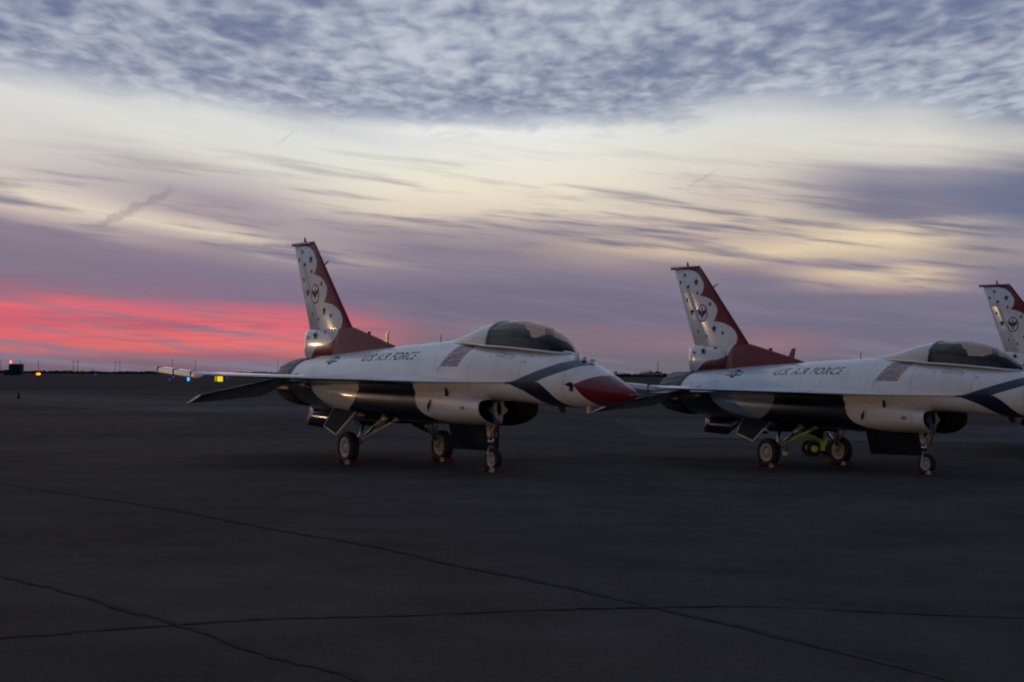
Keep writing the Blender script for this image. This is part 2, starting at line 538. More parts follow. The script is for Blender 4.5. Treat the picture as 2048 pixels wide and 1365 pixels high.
M['strut'] = principled('intake_strut_tan', (0.55, 0.50, 0.40), 0.5, var=0.12, scale=8)


def make_glass():
    m = bpy.data.materials.new('canopy_glass')
    m.use_nodes = True
    n = NT(m.node_tree)
    out = n.new('ShaderNodeOutputMaterial')
    tr = n.new('ShaderNodeBsdfTransparent')
    tr.inputs[0].default_value = (0.66, 0.61, 0.53, 1)
    gl = n.new('ShaderNodeBsdfGlossy')
    gl.inputs['Roughness'].default_value = 0.03
    gl.inputs['Color'].default_value = (0.95, 0.92, 0.86, 1)
    lw = n.new('ShaderNodeLayerWeight')
    lw.inputs[0].default_value = 0.5
    mx = n.new('ShaderNodeMixShader')
    n.put(mx.inputs[0], n.add(0.035, n.mul(n.m('POWER', lw.outputs['Facing'], 4.0), 0.6)))
    n.t.links.new(tr.outputs[0], mx.inputs[1]); n.t.links.new(gl.outputs[0], mx.inputs[2])
    n.t.links.new(mx.outputs[0], out.inputs[0])
    return m


M['glass'] = make_glass()

# ------------------------------------------------------------------ ground


def ground_z(x):
    t = min(1.0, max(0.0, (x + 0.3) / 6.3))
    return -0.25 * t * t * (3 - 2 * t)


def asphalt(name, base, tint, rough, scale):
    m = bpy.data.materials.new(name)
    m.use_nodes = True
    n = NT(m.node_tree)
    t = n.new('ShaderNodeTexCoord')
    P = t.outputs['Object']
    out = n.new('ShaderNodeOutputMaterial')
    p = n.new('ShaderNodeBsdfPrincipled')
    n.t.links.new(p.outputs[0], out.inputs[0])
    big = n.noise(P, 0.045, 5.0, 0.6, 0.6)
    mid = n.noise(P, 0.6, 5.0, 0.65)
    fine = n.noise(P, 26.0 * scale, 3.0, 0.7)
    grit = n.noise(P, 150.0 * scale, 2.0, 0.7)
    v = n.add(n.add(n.mul(big, 0.40), n.mul(mid, 0.25)), n.add(n.mul(fine, 0.20), n.mul(grit, 0.15)))
    lo = (base[0] * 0.58, base[1] * 0.58, base[2] * 0.58, 1)
    hi = (base[0] * 1.62, base[1] * 1.60, base[2] * 1.60, 1)
    col = n.mix(n.smooth(v, 0.36, 0.64), lo, hi)
    stain = n.smooth(n.noise(P, 0.16, 4.0, 0.7, 1.5), 0.60, 0.74)
    col = n.mix(n.mul(stain, 0.6), col, c4(tint))
    n.put(p.inputs['Base Color'], col)
    n.put(p.inputs['Roughness'], n.add(rough, n.mul(n.sub(mid, 0.5), 0.25)))
    p.inputs['Specular IOR Level'].default_value = 0.004
    b = n.new('ShaderNodeBump')
    b.inputs['Strength'].default_value = 0.35
    b.inputs['Distance'].default_value = 0.01
    n.put(b.inputs['Height'], n.add(n.mul(fine, 0.6), n.mul(grit, 0.5)))
    n.t.links.new(b.outputs[0], p.inputs['Normal'])
    return m


M['asphalt'] = asphalt('worn_asphalt', (0.080, 0.061, 0.050), (0.048, 0.037, 0.030), 0.82, 1.0)
M['concrete'] = asphalt('old_concrete', (0.084, 0.072, 0.066), (0.058, 0.049, 0.044), 0.72, 1.0)
M['grass_far'] = principled('dry_field', (0.030, 0.031, 0.030), 0.95, spec=0.02, var=0.3, scale=0.02)
M['tar'] = principled('tar_sealer', (0.074, 0.057, 0.047), 0.95, spec=0.004, var=0.2, scale=4)

xs = [-30000, -6000, -1000, -250, -80, -30, -12, -5] + [-2 + 0.5 * i for i in range(20)] + [9, 14, 30, 80, 250, 1000, 6000, 30000]
ys = [-400, -60, -10, 0, 5, 10, 15, 20, 25, 30, 35, 40, 45, 50, 60, 80, 120, 200, 400, 1000, 3000, 9000, 30000]
gm = MB()
gm.grid([[(x, y, ground_z(x)) for x in xs] for y in ys], closed=False, smooth=True)
apron = gm.build('apron', M['asphalt'])
tag(apron, kind='structure')


def sheet(name, poly, mat, lift=0.004):
    """flat pavement sheet draped on the ground, from a strip of left/right points"""
    rows = []
    for (ax, ay), (bx, by) in poly:
        rows.append([(ax + (bx - ax) * t, ay + (by - ay) * t, ground_z(ax + (bx - ax) * t) + lift) for t in [i / 24 for i in range(25)]])
    o = MB().grid(rows, closed=False).build(name, mat)
    return tag(o, kind='structure')


sheet('taxiway', [((-300, 405), (-300, 445)), ((-60, 140), (-60, 172)), ((-28, 99), (-28, 124)), ((-9, 75), (-9, 97)), ((5, 60), (5, 84)), ((20, 55), (20, 76)), ((60, 48), (60, 66)), ((300, 20), (300, 30))], M['concrete'])
gfield = MB()
gfield.grid([[(x, y, ground_z(x) + 0.006) for x in xs] for y in (175, 260, 600, 2000, 8000, 29000)], closed=False)
tag(gfield.build('field', M['grass_far']), kind='structure')


def seam(pts, width):
    mb = MB()
    P = []
    for i in range(len(pts) - 1):
        for k in range(8):
            t = k / 8
            P.append((pts[i][0] * (1 - t) + pts[i + 1][0] * t + random.uniform(-.035, .035), pts[i][1] * (1 - t) + pts[i + 1][1] * t + random.uniform(-.02, .02)))
    P.append(pts[-1])
    rows = []
    for i, p in enumerate(P):
        q = Vector(P[min(i + 1, len(P) - 1)]) - Vector(P[max(i - 1, 0)])
        nrm = Vector((-q.y, q.x)).normalized() * width * random.uniform(0.10, 0.34)
        rows.append([(p[0] + nrm.x, p[1] + nrm.y, ground_z(p[0]) + 0.008), (p[0] - nrm.x, p[1] - nrm.y, ground_z(p[0]) + 0.008)])
    mb.grid(rows, closed=False)
    return mb.build('tar_seam', M['tar'], apron)


seam([(-9.5, 30.5), (-5.8, 25.6), (-4.7, 24.1), (-3.3, 21.8), (-1.5, 19.2), (-0.6, 17.5), (0.4, 15.9), (2.0, 13.4), (4.4, 9.5)], 0.16)
seam([(-8.2, 20.8), (-4.8, 16.2), (-3.9, 15.1), (-3.0, 13.8), (-2.4, 13.0), (-1.7, 11.8), (-1.1, 11.1), (0.3, 8.9)], 0.13)
seam([(-7, 11.2), (-3.7, 12.5), (-2.7, 13.1), (-2.0, 13.5), (-0.7, 13.8), (0.3, 14.2), (1.2, 14.6), (2.2, 15.1), (4.6, 15.4), (9, 16.5)], 0.13)

# ------------------------------------------------------------------ fighter jet (built once, then copied)


def J(s, y, z):
    """station aft of the nose, metres to starboard, height -> the jet's own axes (x forward, y to port)"""
    return Vector((SM - s, -y, z))


def pchip(xs_, ys_, x):
    n = len(xs_)
    if x <= xs_[0]: return ys_[0]
    if x >= xs_[-1]: return ys_[-1]
    h = [xs_[i + 1] - xs_[i] for i in range(n - 1)]
    d = [(ys_[i + 1] - ys_[i]) / h[i] for i in range(n - 1)]
    mm = [d[0]] + [0 if d[i - 1] * d[i] <= 0 else 2 * d[i - 1] * d[i] / (d[i - 1] + d[i]) for i in range(1, n - 1)] + [d[-1]]
    i = max(k for k in range(n - 1) if xs_[k] <= x)
    t = (x - xs_[i]) / h[i]
    return ((1 + 2 * t) * (1 - t) ** 2 * ys_[i] + t * (1 - t) ** 2 * h[i] * mm[i] + t * t * (3 - 2 * t) * ys_[i + 1] + t * t * (t - 1) * h[i] * mm[i + 1])


def sections(tab, n):
    """tab rows: s, ztop, zbottom, zmid, halfwidth, n_upper, n_lower -> interpolated rows"""
    S = [r[0] for r in tab]
    out = []
    for i in range(n):
        s = S[0] + (S[-1] - S[0]) * i / (n - 1)
        out.append([s] + [pchip(S, [r[k] for r in tab], s) for k in range(1, 7)])
    return out


def ring(s, zt, zb, zm, w_, nu, nl, n=48):
    pts = []
    for k in range(n):
        a = 2 * math.pi * k / n
        ca, sa = math.cos(a), math.sin(a)
        e = nu if sa >= 0 else nl
        y = w_ * math.copysign(abs(ca) ** (2 / e), ca)
        h = (zt - zm) if sa >= 0 else (zm - zb)
        z = zm + h * math.copysign(abs(sa) ** (2 / e), sa)
        pts.append(J(s, y, z))
    return pts


FUS = [(0.0, 1.60, 1.57, 1.585, .015, 2, 2), (0.06, 1.645, 1.53, 1.588, .055, 2, 2), (0.25, 1.725, 1.47, 1.60, .14, 2, 2), (0.6, 1.865, 1.41, 1.635, .255, 2, 2), (1.0, 2.015, 1.365, 1.68, .36, 2, 2),
       (1.5, 2.19, 1.335, 1.72, .47, 2.05, 2.1), (2.1, 2.34, 1.33, 1.76, .56, 2.15, 2.3), (2.6, 2.40, 1.35, 1.78, .60, 2.5, 2.4), (3.3, 2.46, 1.39, 1.79, .655, 2.7, 2.5),
       (4.2, 2.51, 1.42, 1.79, .72, 2.6, 2.6), (5.0, 2.60, 1.42, 1.79, .77, 2.2, 2.6), (6.0, 2.635, 1.40, 1.79, .80, 1.9, 2.6), (7.0, 2.60, 1.32, 1.79, .82, 1.85, 2.5),
       (8.5, 2.54, 1.25, 1.78, .84, 1.85, 2.4), (10.0, 2.47, 1.20, 1.77, .82, 1.9, 2.3), (11.4, 2.39, 1.18, 1.75, .74, 2.0, 2.1), (12.4, 2.32, 1.17, 1.745, .64, 2, 2), (13.0, 2.27, 1.20, 1.74, .565, 2, 2)]
DUCT = [(4.22, 1.45, .925, 1.255, .715, 5.0, 2.05), (4.6, 1.50, .915, 1.265, .735, 4.6, 2.1), (5.2, 1.60, .91, 1.30, .75, 4, 2.25), (6.0, 1.68, .915, 1.34, .765, 3.5, 2.6), (7.5, 1.72, .92, 1.38, .83, 3.2, 2.7),
        (9.0, 1.75, .94, 1.42, .87, 3, 2.6), (10.2, 1.78, .99, 1.48, .84, 2.6, 2.4), (11.3, 1.85, 1.07, 1.58, .76, 2.2, 2.1), (12.3, 2.1, 1.15, 1.70, .645, 2, 2), (12.8, 2.2, 1.19, 1.74, .56, 2, 2)]


def foil(secs, nchord=10, c0=0.0, c1=1.0, thick_dir=(0, 0, 1), sharp_te=True):
    """closed lens-section surface; secs: (LE, TE, thickness); c0..c1 part of the chord"""
    rows = []
    td = Vector(thick_dir)
    for le, te, th in secs:
        le, te = Vector(le), Vector(te)
        up, lo = [], []
        for i in range(nchord + 1):
            c = c0 + (c1 - c0) * i / nchord
            h = th * 0.5 * (2.6 * math.sqrt(max(c, 0)) * (1 - c) * 0.62 + 0.25 * c * (1 - c)) + 0.004
            p = le.lerp(te, c)
            up.append(p + td * h); lo.append(p - td * h)
        rows.append(up + lo[::-1])
    return rows


def shell(mb, rows, mat=0, smooth=True):
    mb.grid(rows, True, (True, True), mat, smooth)


def arcs(tab, n=20, ns=26):
    """canopy arcs: s, ztop, zbase, halfwidth"""
    S = [r[0] for r in tab]
    rows = []
    for i in range(ns):
        s = S[0] + (S[-1] - S[0]) * i / (ns - 1)
        zt, zb, wd = [pchip(S, [r[k] for r in tab], s) for k in (1, 2, 3)]
        row = []
        for k in range(n + 1):
            a = math.pi * k / n
            row.append(J(s, wd * math.cos(a) * (1 + 0.10 * math.sin(a) ** 2), zb + (zt - zb) * math.sin(a) ** 0.92))
        rows.append(row)
    return rows


def text_polys(body, size, shear=0.0, spacing=1.0):
    cu = bpy.data.curves.new('tmp_text', 'FONT')
    cu.body = body; cu.size = size; cu.shear = shear; cu.space_character = spacing; cu.resolution_u = 3
    ob = bpy.data.objects.new('tmp_text', cu)
    COL.objects.link(ob)
    dg = bpy.context.evaluated_depsgraph_get()
    me = bpy.data.meshes.new_from_object(ob.evaluated_get(dg))
    pts = [(v.co.x, v.co.y) for v in me.vertices]
    fs = [tuple(p.vertices) for p in me.polygons]
    bpy.data.objects.remove(ob); bpy.data.curves.remove(cu); bpy.data.meshes.remove(me)
    return pts, fs


def bvh_of(objs):
    V, F = [], []
    for o in objs:
        b = len(V)
        V += [v.co.copy() for v in o.data.vertices]
        F += [[b + i for i in p.vertices] for p in o.data.polygons]
    return BVHTree.FromPolygons(V, F)


def decal(name, polys, mat, bvh, side, parent, lift=0.006):
    """polys: (pts, faces, matindex) in (s, z); laid on the surface met from the given side (+1 starboard)"""
    mb = MB()
    for pts, fs, mi in polys:
        b = len(mb.v)
        for s, z in pts:
            hit = bvh.ray_cast(J(s, 6 * side, z), Vector((0, side, 0)))
            p = hit[0] if hit[0] else J(s, 0.1 * side, z)
            mb.v.append(tuple(p + Vector((0, -side * (lift + mi * 0.003), 0))))
        for f in fs:
            mb.face([b + i for i in f], mi)
    return mb.build(name, mat, parent)


def star_pts(s, z, r, rot=0.0):
    P = [(s + math.sin(2 * math.pi * k / 10 + rot) * (r if k % 2 == 0 else r * 0.4), z + math.cos(2 * math.pi * k / 10 + rot) * (r if k % 2 == 0 else r * 0.4)) for k in range(10)]
    P.append((s, z))
    return P, [(i, (i + 1) % 10, 10) for i in range(10)]


def disc_pts(s, z, rs, rz, n=20):
    P = [(s + rs * math.cos(2 * math.pi * k / n), z + rz * math.sin(2 * math.pi * k / n)) for k in range(n)] + [(s, z)]
    return P, [(i, (i + 1) % n, n) for i in range(n)]


def make_wheel(root, name, pos, rad, width, side):
    o = empty(name); o.parent = root
    o.location = J(*pos) + Vector((0, 0, 0))
    hw = width / 2
    t = MB()
    prof = [(-hw * .55, rad * .60), (-hw * .85, rad * .66), (-hw, rad * .80), (-hw * .92, rad * .92), (-hw * .6, rad * .985), (-hw * .3, rad), (hw * .3, rad), (hw * .6, rad * .985), (hw * .92, rad * .92), (hw, rad * .80), (hw * .85, rad * .66), (hw * .55, rad * .60)]
    t.lathe(prof, (0, 0, 0), (0, 1, 0), 32)
    t.build('tyre', M['tyre'], o)
    r = MB()
    prof = [(-hw * .70, 0.001), (-hw * .72, rad * .16), (-hw * .50, rad * .20), (-hw * .42, rad * .44), (-hw * .72, rad * .52), (-hw * .80, rad * .64), (-hw * .5, rad * .66), (hw * .5, rad * .66), (hw * .80, rad * .64), (hw * .72, rad * .52), (hw * .42, rad * .44), (hw * .50, rad * .20), (hw * .72, rad * .16), (hw * .70, 0.001)]
    r.lathe(prof, (0, 0, 0), (0, 1, 0), 32)
    for k in range(12):
        a = 2 * math.pi * k / 12
        for sd in (-1, 1):
            c = Vector((math.cos(a) * rad * .34, sd * hw * .47, math.sin(a) * rad * .34))
            n6 = [c + Vector((math.cos(q) * rad * .055, sd * 0.006, math.sin(q) * rad * .055)) for q in [2 * math.pi * i / 8 for i in range(8)]]
            b = len(r.v); r.v += [tuple(p) for p in n6]; r.face([b + i for i in range(8)], 1)
    r.build('rim', [M['rim'], M['dark']], o)
    return o


def make_jet():
    root = empty('fighter_jet')
    # ---- fuselage with strakes and wing-body shelf
    fb = MB()
    fb.grid([ring(*r) for r in sections(FUS, 90)], True, (True, True))
    E_S = [2.45, 3.0, 3.6, 4.2, 5.0, 5.8, 6.4, 6.75, 8.0, 10.2, 10.75, 11.2, 12.0, 13.2, 13.75]
    E_W = [.52, .645, .755, .885, 1.09, 1.31, 1.49, 1.58, 1.60, 1.58, 1.36, 1.16, 1.08, 1.02, .98]
    rows = []
    for i in range(70):
        s = E_S[0] + (E_S[-1] - E_S[0]) * i / 69
        e = pchip(E_S, E_W, s)
        zw = pchip([2.4, 5, 7, 10, 13.8], [1.80, 1.79, 1.81, 1.80, 1.72], s)
        hu = pchip([2.4, 4, 6, 9, 11, 13.8], [.05, .20, .34, .34, .22, .08], s)
        hl = pchip([2.4, 4, 6, 9, 11, 13.8], [.04, .10, .16, .2, .2, .10], s)
        up, lo = [], []
        for k in range(-14, 15):
            t = k / 14
            q = 1 - abs(t)
            up.append(J(s, e * t, zw + 0.012 + hu * q ** 1.5))
            lo.append(J(s, e * t, zw - 0.012 - hl * q ** 1.3))
        rows.append(up + lo[::-1])
    fb.grid(rows, True, (True, True))
    fus = fb.build('fuselage', M['body'], root)
    # ---- intake and belly duct
    db = MB()
    D = sections(DUCT, 60)
    db.grid([ring(*r) for r in D], True, (False, True))
    lipo = ring(*D[0])
    inner = []
    for i, (s, k) in enumerate(((4.20, .985), (4.22, .95), (4.4, .93), (5.0, .90), (6.0, .82), (7.0, .72))):
        zc = 1.20
        inner.append([Vector((SM - s, p.y * k, zc + (p.z - zc) * k)) for p in lipo])
    db.grid([lipo, inner[0]], True, mat=0)
    db.grid(inner, True, (False, True), mat=1)
    intake = db.build('intake_duct', [M['body'], M['duct']], root)
    sb_ = MB()
    # strut inside the mouth: narrow at the roof, swelling with two side lobes, narrow again at the floor
    prof = [(-.13, 1.43), (.13, 1.43), (.12, 1.33), (.22, 1.24), (.20, 1.19), (.11, 1.13), (.09, 0.955), (-.09, 0.955), (-.11, 1.13), (-.20, 1.19), (-.22, 1.24), (-.12, 1.33)]
    sb_.prism([J(4.62, y, z) for y, z in prof], (0.10, 0, 0), None)
    so = sb_.build('intake_strut', M['strut'], intake)
    sl_ = MB().prism([J(4.56, y, z) for y, z in ((-.012, 1.38), (.03, 1.38), (.045, 1.24), (.01, 1.12), (-.035, 1.16), (-.04, 1.26))], (0.03, 0, 0), None)
    sl_.build('strut_slot', M['dark'], intake)
    sp = MB()
    for k in range(3):
        sp.box(J(4.05, 0, 1.452 + 0.022 * k), (0.5 - 0.08 * k, 0.62, 0.008))
    sp.build('splitter_plate', M['chrome'], intake)
    # ---- wings
    wing_le = lambda y: 5.53 + y * 0.839
    for side in (1, -1):
        mb = MB()
        ysn = [1.30, 1.9, 2.6, 3.3, 3.92, 4.57]
        zle = lambda y: 1.80 + (y - 1.3) * 0.030
        zte = lambda y: 1.83 + (y - 1.3) * 0.046
        TE = 10.52

        def sec(y, th):
            return (J(wing_le(y), side * y, zle(y)), J(TE, side * y, zte(y)), th)
        th = lambda y: 0.20 - (y - 1.3) * 0.042
        shell(mb, foil([sec(y, th(y)) for y in ysn], 10, 0.0, 0.80))
        shell(mb, foil([sec(y, th(y)) for y in (3.94, 4.57)], 4, 0.805, 1.0))
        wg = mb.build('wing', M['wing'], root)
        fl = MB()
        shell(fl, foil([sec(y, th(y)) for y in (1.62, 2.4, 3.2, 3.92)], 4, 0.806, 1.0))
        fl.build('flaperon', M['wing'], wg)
        # wing tip launcher rail
        rl = MB()
        a, b = J(8.42, side * 4.70, 1.875), J(10.95, side * 4.70, 2.005)
        pts = [a.lerp(b, t) for t in (0, .03, .10, .5, .93, 1.0)]
        rws = []
        for p, k in zip(pts, (.25, .7, 1, 1, 1, .75)):
            rws.append([p + Vector((0, dy_ * .065 * k, dz_ * .07 * k)) for dy_, dz_ in ((-1, -.6), (-.6, -1), (.6, -1), (1, -.6), (1, .6), (.6, 1), (-.6, 1), (-1, .6))])
        rl.grid(rws, True, (True, True), smooth=False)
        rail = rl.build('wingtip_rail', M['white'], root)
        for t in (0.18, 0.55, 0.9):
            p = a.lerp(b, t)
            MB().box(p + Vector((0, 0, 0)), (0.035, 0.15, 0.155)).build('rail_clamp', M['panel'], rail)
        lamp = MB().lathe([(0, 0.001), (0.02, .05), (0.08, .055), (0.14, .03), (0.16, .001)], J(8.9, side * 4.60, 1.86), (1, 0, 0), 12)
        lamp.build('position_lamp', M['chrome'], rail)
        # stabilator
        sbm = MB()
        def ssec(y, th_):
            le = 11.55 + (y - 1.0) * 0.839; te = 13.62 + (y - 1.0) * 0.15
            z = 1.66 - (y - 1.0) * 0.19
            mid = (le + te) / 2
            return (J(le, side * y, z + (mid - le) * 0.27), J(te, side * y, z - (te - mid) * 0.27), th_)
        shell(sbm, foil([ssec(1.0, .10), ssec(1.6, .085), ssec(2.3, .06), ssec(2.79, .045)], 10))
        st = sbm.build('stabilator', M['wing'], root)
        # ventral fin
        vf = MB()
        o1 = Vector((0, 1, 0.25)).normalized()
        shell(vf, foil([(J(10.35, side * .52, 1.12), J(11.95, side * .52, 1.16), .05), (J(10.9, side * .66, .70), J(11.85, side * .66, .74), .03)], 6, thick_dir=o1))
        vf.build('ventral_fin', M['navy'], root)
    # ---- tail fin
    fm = MB()
    LEz = lambda z: 10.85 + (z - 3.0) * (12.80 - 10.85) / (5.06 - 3.0)
    TEz = lambda z: 13.06 + (z - 3.05) * (13.92 - 13.06) / (5.06 - 3.05)

    def fsec(z, th_):
        return (J(LEz(z), 0, z), J(TEz(z), 0, z), th_)
    zs = [2.35, 3.0, 3.7, 4.4, 5.045]
    thk = lambda z: 0.24 - (z - 2.3) * 0.055
    shell(fm, foil([fsec(z, thk(z)) for z in zs], 12, 0.0, 0.745, thick_dir=(0, 1, 0)))
    # dorsal fillet
    rows = []
    for t in [i / 12 for i in range(13)]:
        s = 8.80 + (11.6 - 8.80) * t
        zt = 2.54 + (3.02 - 2.54) * min(1.0, (s - 8.8) / (10.87 - 8.8)) ** 0.95
        hw = 0.035 + 0.09 * t
        rows.append([J(s, y, z) for y, z in ((0.01, zt), (hw * .6, zt - .05), (hw, 2.40), (hw * 1.1, 2.3), (-hw * 1.1, 2.3), (-hw, 2.40), (-hw * .6, zt - .05), (-0.01, zt))])
    fm.grid(rows, True, (True, True))
    fin = fm.build('tail_fin', M['fin'], root)
    rd = MB()
    shell(rd, foil([fsec(z, thk(z)) for z in (2.93, 3.7, 4.4, 5.045)], 5, 0.752, 1.0, thick_dir=(0, 1, 0)))
    rd.build('rudder', M['fin'], fin)
    cap = MB()
    shell(cap, foil([(J(12.80, 0, 5.05), J(14.09, 0, 5.05), .10), (J(12.86, 0, 5.11), J(14.10, 0, 5.13), .07)], 8, thick_dir=(0, 1, 0)))
    cap.build('fin_cap', M['red'], fin)
    MB().tube([J(13.35, 0, 5.12), J(13.37, 0, 5.23)], [.03, .018], 8).build('beacon_lamp', M['dark'], fin)
    MB().tube([J(12.28, 0, 4.52), J(12.10, 0, 4.60)], [.018, .012], 8).build('fin_probe', M['dark'], fin)
    hs = MB()
    rows = []
    for s, k in ((11.3, .2), (11.6, .7), (12.0, 1), (12.95, 1), (13.13, .92), (13.21, .7)):
        rows.append([J(s, .095 * k * math.cos(a), 2.60 + (.40 * math.sin(a) if math.sin(a) > 0 else .35 * math.sin(a)) * (k * .5 + .5)) for a in [2 * math.pi * i / 20 for i in range(20)]])
    hs.grid(rows, True, (True, True))
    hs.build('fin_base_housing', M['fin_gloss'], fin)
    MB().prism([J(9.30, 0, 2.56), J(9.18, 0, 2.60), J(9.12, 0, 2.88), J(9.22, 0, 2.88), J(9.42, 0, 2.60)], (0, 0.03, 0), None).build('blade_antenna', M['red'], root)
    MB().prism([J(10.05, 0, 2.78), J(9.95, 0, 2.88), J(10.1, 0, 2.90)], (0, 0.02, 0), None).build('blade_antenna', M['dark'], root)
    MB().tube([J(6.85, 0, 2.58), J(6.86, 0, 2.78)], [.012, .006], 6).build('whip_antenna', M['dark'], root)
    # ---- nozzle
    nz = MB()
    N = 60
    rows = []
    for s, r in ((12.95, .560), (13.05, .575), (13.15, .572), (13.45, .555), (13.75, .515), (14.03, .462), (14.05, .45), (13.7, .42), (13.2, .40), (12.9, .40)):
        rows.append([J(s, (r + (0.011 if k % 4 < 2 else -0.011) * (1 if 13.1 < s else 0)) * math.cos(2 * math.pi * k / N), 1.735 + (r + (0.011 if k % 4 < 2 else -0.011) * (1 if 13.1 < s else 0)) * math.sin(2 * math.pi * k / N)) for k in range(N)])
    nz.grid(rows, True, (False, True), smooth=False)
    nz.build('nozzle', M['nozzle'], root)
    # ---- canopy
    gl = MB()
    gl.grid(arcs([(2.08, 2.41, 2.34, .15), (2.28, 2.56, 2.36, .29), (2.6, 2.745, 2.395, .40), (3.1, 2.915, 2.435, .47), (3.7, 3.0, 2.475, .50), (4.25, 2.985, 2.505, .50)]), closed=False)
    canopy = gl.build('canopy_glass', M['glass'], root)
    ag = MB()
    ag.grid(arcs([(4.33, 2.98, 2.51, .50), (4.8, 2.925, 2.545, .46), (5.3, 2.80, 2.57, .37), (5.9, 2.69, 2.59, .22), (6.35, 2.64, 2.60, .08)]), closed=False)
    ag.build('opaque_aft_glass', M['aft_glass'], root)
    cf = MB()
    hoop = [J(4.29, .505 * math.cos(a) * (1 + .10 * math.sin(a) ** 2), 2.505 + .485 * math.sin(a) ** .92) for a in [math.pi * k / 20 for k in range(21)]]
    cf.tube(hoop, .022, 8)
    for sd in (1, -1):
        cf.tube([J(s, sd * y, z) for s, y, z in ((2.0, .10, 2.335), (2.25, .30, 2.36), (2.6, .41, 2.395), (3.1, .48, 2.435), (3.7, .51, 2.475), (4.29, .51, 2.505), (4.8, .47, 2.545), (5.3, .38, 2.57), (5.9, .23, 2.59), (6.35, .09, 2.60))], .020, 8)
    cf.build('canopy_frame', M['white'], root)
    dk = MB()
    rows = []
    for s, y, z in ((2.15, .20, 2.375), (2.6, .37, 2.425), (3.1, .44, 2.462), (3.7, .47, 2.50), (4.2, .47, 2.53), (4.8, .43, 2.575), (5.3, .34, 2.612), (5.9, .2, 2.645)):
        rows.append([J(s, y, z - .02), J(s, y * .5, z + .015), J(s, -y * .5, z + .015), J(s, -y, z - .02)])
    dk.grid(rows, closed=False)
    deck_ = dk.build('cockpit_dark_cap', M['dark'], root)  # black cap in place of an opening; its colour carries the interior shade
    gs = MB()
    rows = []
    for s, k, zt in ((2.25, .5, 2.44), (2.5, .9, 2.60), (2.85, 1.1, 2.70), (3.0, 1.05, 2.67)):
        rows.append([J(s, .33 * k * math.cos(a), 2.42 + (zt - 2.42) * math.sin(a)) for a in [math.pi * i / 10 for i in range(11)]])
    gs.grid(rows, closed=False)
    gs.build('glare_shield', M['dark'], root)
    for sd in (1, -1):
        cw = MB()
        cw.grid([[J(s, sd * y, z0), J(s, sd * (y - .03), z1)] for s, y, z0, z1 in ((2.35, .28, 2.38, 2.46), (2.7, .38, 2.41, 2.57), (3.1, .43, 2.44, 2.62), (3.6, .45, 2.48, 2.66), (4.2, .45, 2.51, 2.68))], closed=False)
        cw.build('cockpit_side_wall', M['panel'], root)
    bw = MB()
    bw.prism([J(4.2, y, z) for y, z in ((-.44, 2.5), (.44, 2.5), (.40, 2.70), (.24, 2.80), (-.24, 2.80), (-.40, 2.70))], (0.05, 0, 0), None)
    bw.build('cockpit_bulkhead', M['panel'], root)
    hd = MB()
    hd.prism([J(2.78, y, z) for y, z in ((-.10, 2.64), (.10, 2.64), (.10, 2.82), (-.10, 2.82))], (0.008, 0, 0), None)
    hd.build('head_up_display', M['glass'], root)
    seat = empty('ejection_seat'); seat.parent = root
    rot = Matrix.Rotation(R(-28), 3, 'Y')
    MB().box(J(3.78, 0, 2.60), (0.12, 0.46, 0.42), rot).build('seat_back', M['seat'], seat)
    hb = MB()
    hb.box(J(3.93, 0, 2.79), (0.20, 0.30, 0.20), rot)
    hb.box(J(3.90, .17, 2.76), (0.10, 0.07, 0.24), rot); hb.box(J(3.90, -.17, 2.76), (0.10, 0.07, 0.24), rot)
    hb.build('headrest', M['panel'], seat)
    MB().box(J(3.42, 0, 2.52), (0.5, 0.44, 0.08)).build('seat_pan', M['seat'], seat)
    MB().prism([J(4.75, 0, 2.56), J(4.70, 0, 2.76), J(5.1, 0, 2.70), J(5.5, 0, 2.62)], (0, 0.34, 0), None).build('equipment_deck', M['panel'], root)
    # ---- nose details
    MB().tube([J(-.46, 0, 1.56), J(-.2, 0, 1.575), J(0.05, 0, 1.59)], [.008, .016, .035], 8).build('nose_probe', M['panel'], root)
    for sd in (1, -1):
        MB().lathe([(0, .001), (.0, .045), (.10, .03), (.16, .006)], J(1.42, sd * .445, 1.765), (0.25, -sd, 0), 10).build('angle_of_attack_probe', M['dark'], root)
        MB().box(J(1.40, sd * .452, 1.70), (0.10, 0.02, 0.12)).build('sensor_plate', M['dark'], root)
        MB().box(J(4.75, sd * .735, 1.27), (0.14, .03, .07)).build('duct_vent', M['decal_grey'], root)
        MB().box(J(5.35, sd * .748, 1.58), (0.05, .05, .17)).build('panel_gap', M['dark'], root)
        MB().prism([J(5.95, sd * .777, 1.42), J(6.05, sd * .777, 1.30), J(6.03, sd * .777, 1.18), J(5.97, sd * .777, 1.28)], (0, 0.02, 0), None).build('panel_gap', M['dark'], root)
    MB().prism([J(2.25, .03, 1.34), J(2.20, .03, 1.24), J(2.32, .03, 1.22), J(2.42, .03, 1.34)], (0, .03, 0), None).build('blade_antenna', M['dark'], root)
    MB().box(J(1.33, 0.1, 1.31), (0.07, 0.05, 0.14)).build('pitot_cover', M['strut'], root)
    # bumps ahead of the windscreen
    for s, y in ((1.55, 0.06), (1.72, 0.10), (1.38, 0.0)):
        MB().box(J(s, y, 2.20 + (s - 1.38) * .22), (0.05, .09, .06)).build('identification_antenna', M['white'], root)
    # ---- markings
    bv = bvh_of([fus, intake])
    bf = bvh_of([fin, fin.children[0], fin.children[4]] if len(fin.children) > 4 else [fin])
    pts, fs = text_polys('U.S. AIR FORCE', 0.235, 0.28, 1.05)
    x0, x1 = min(p[0] for p in pts), max(p[0] for p in pts)
    k = 2.40 / (x1 - x0)
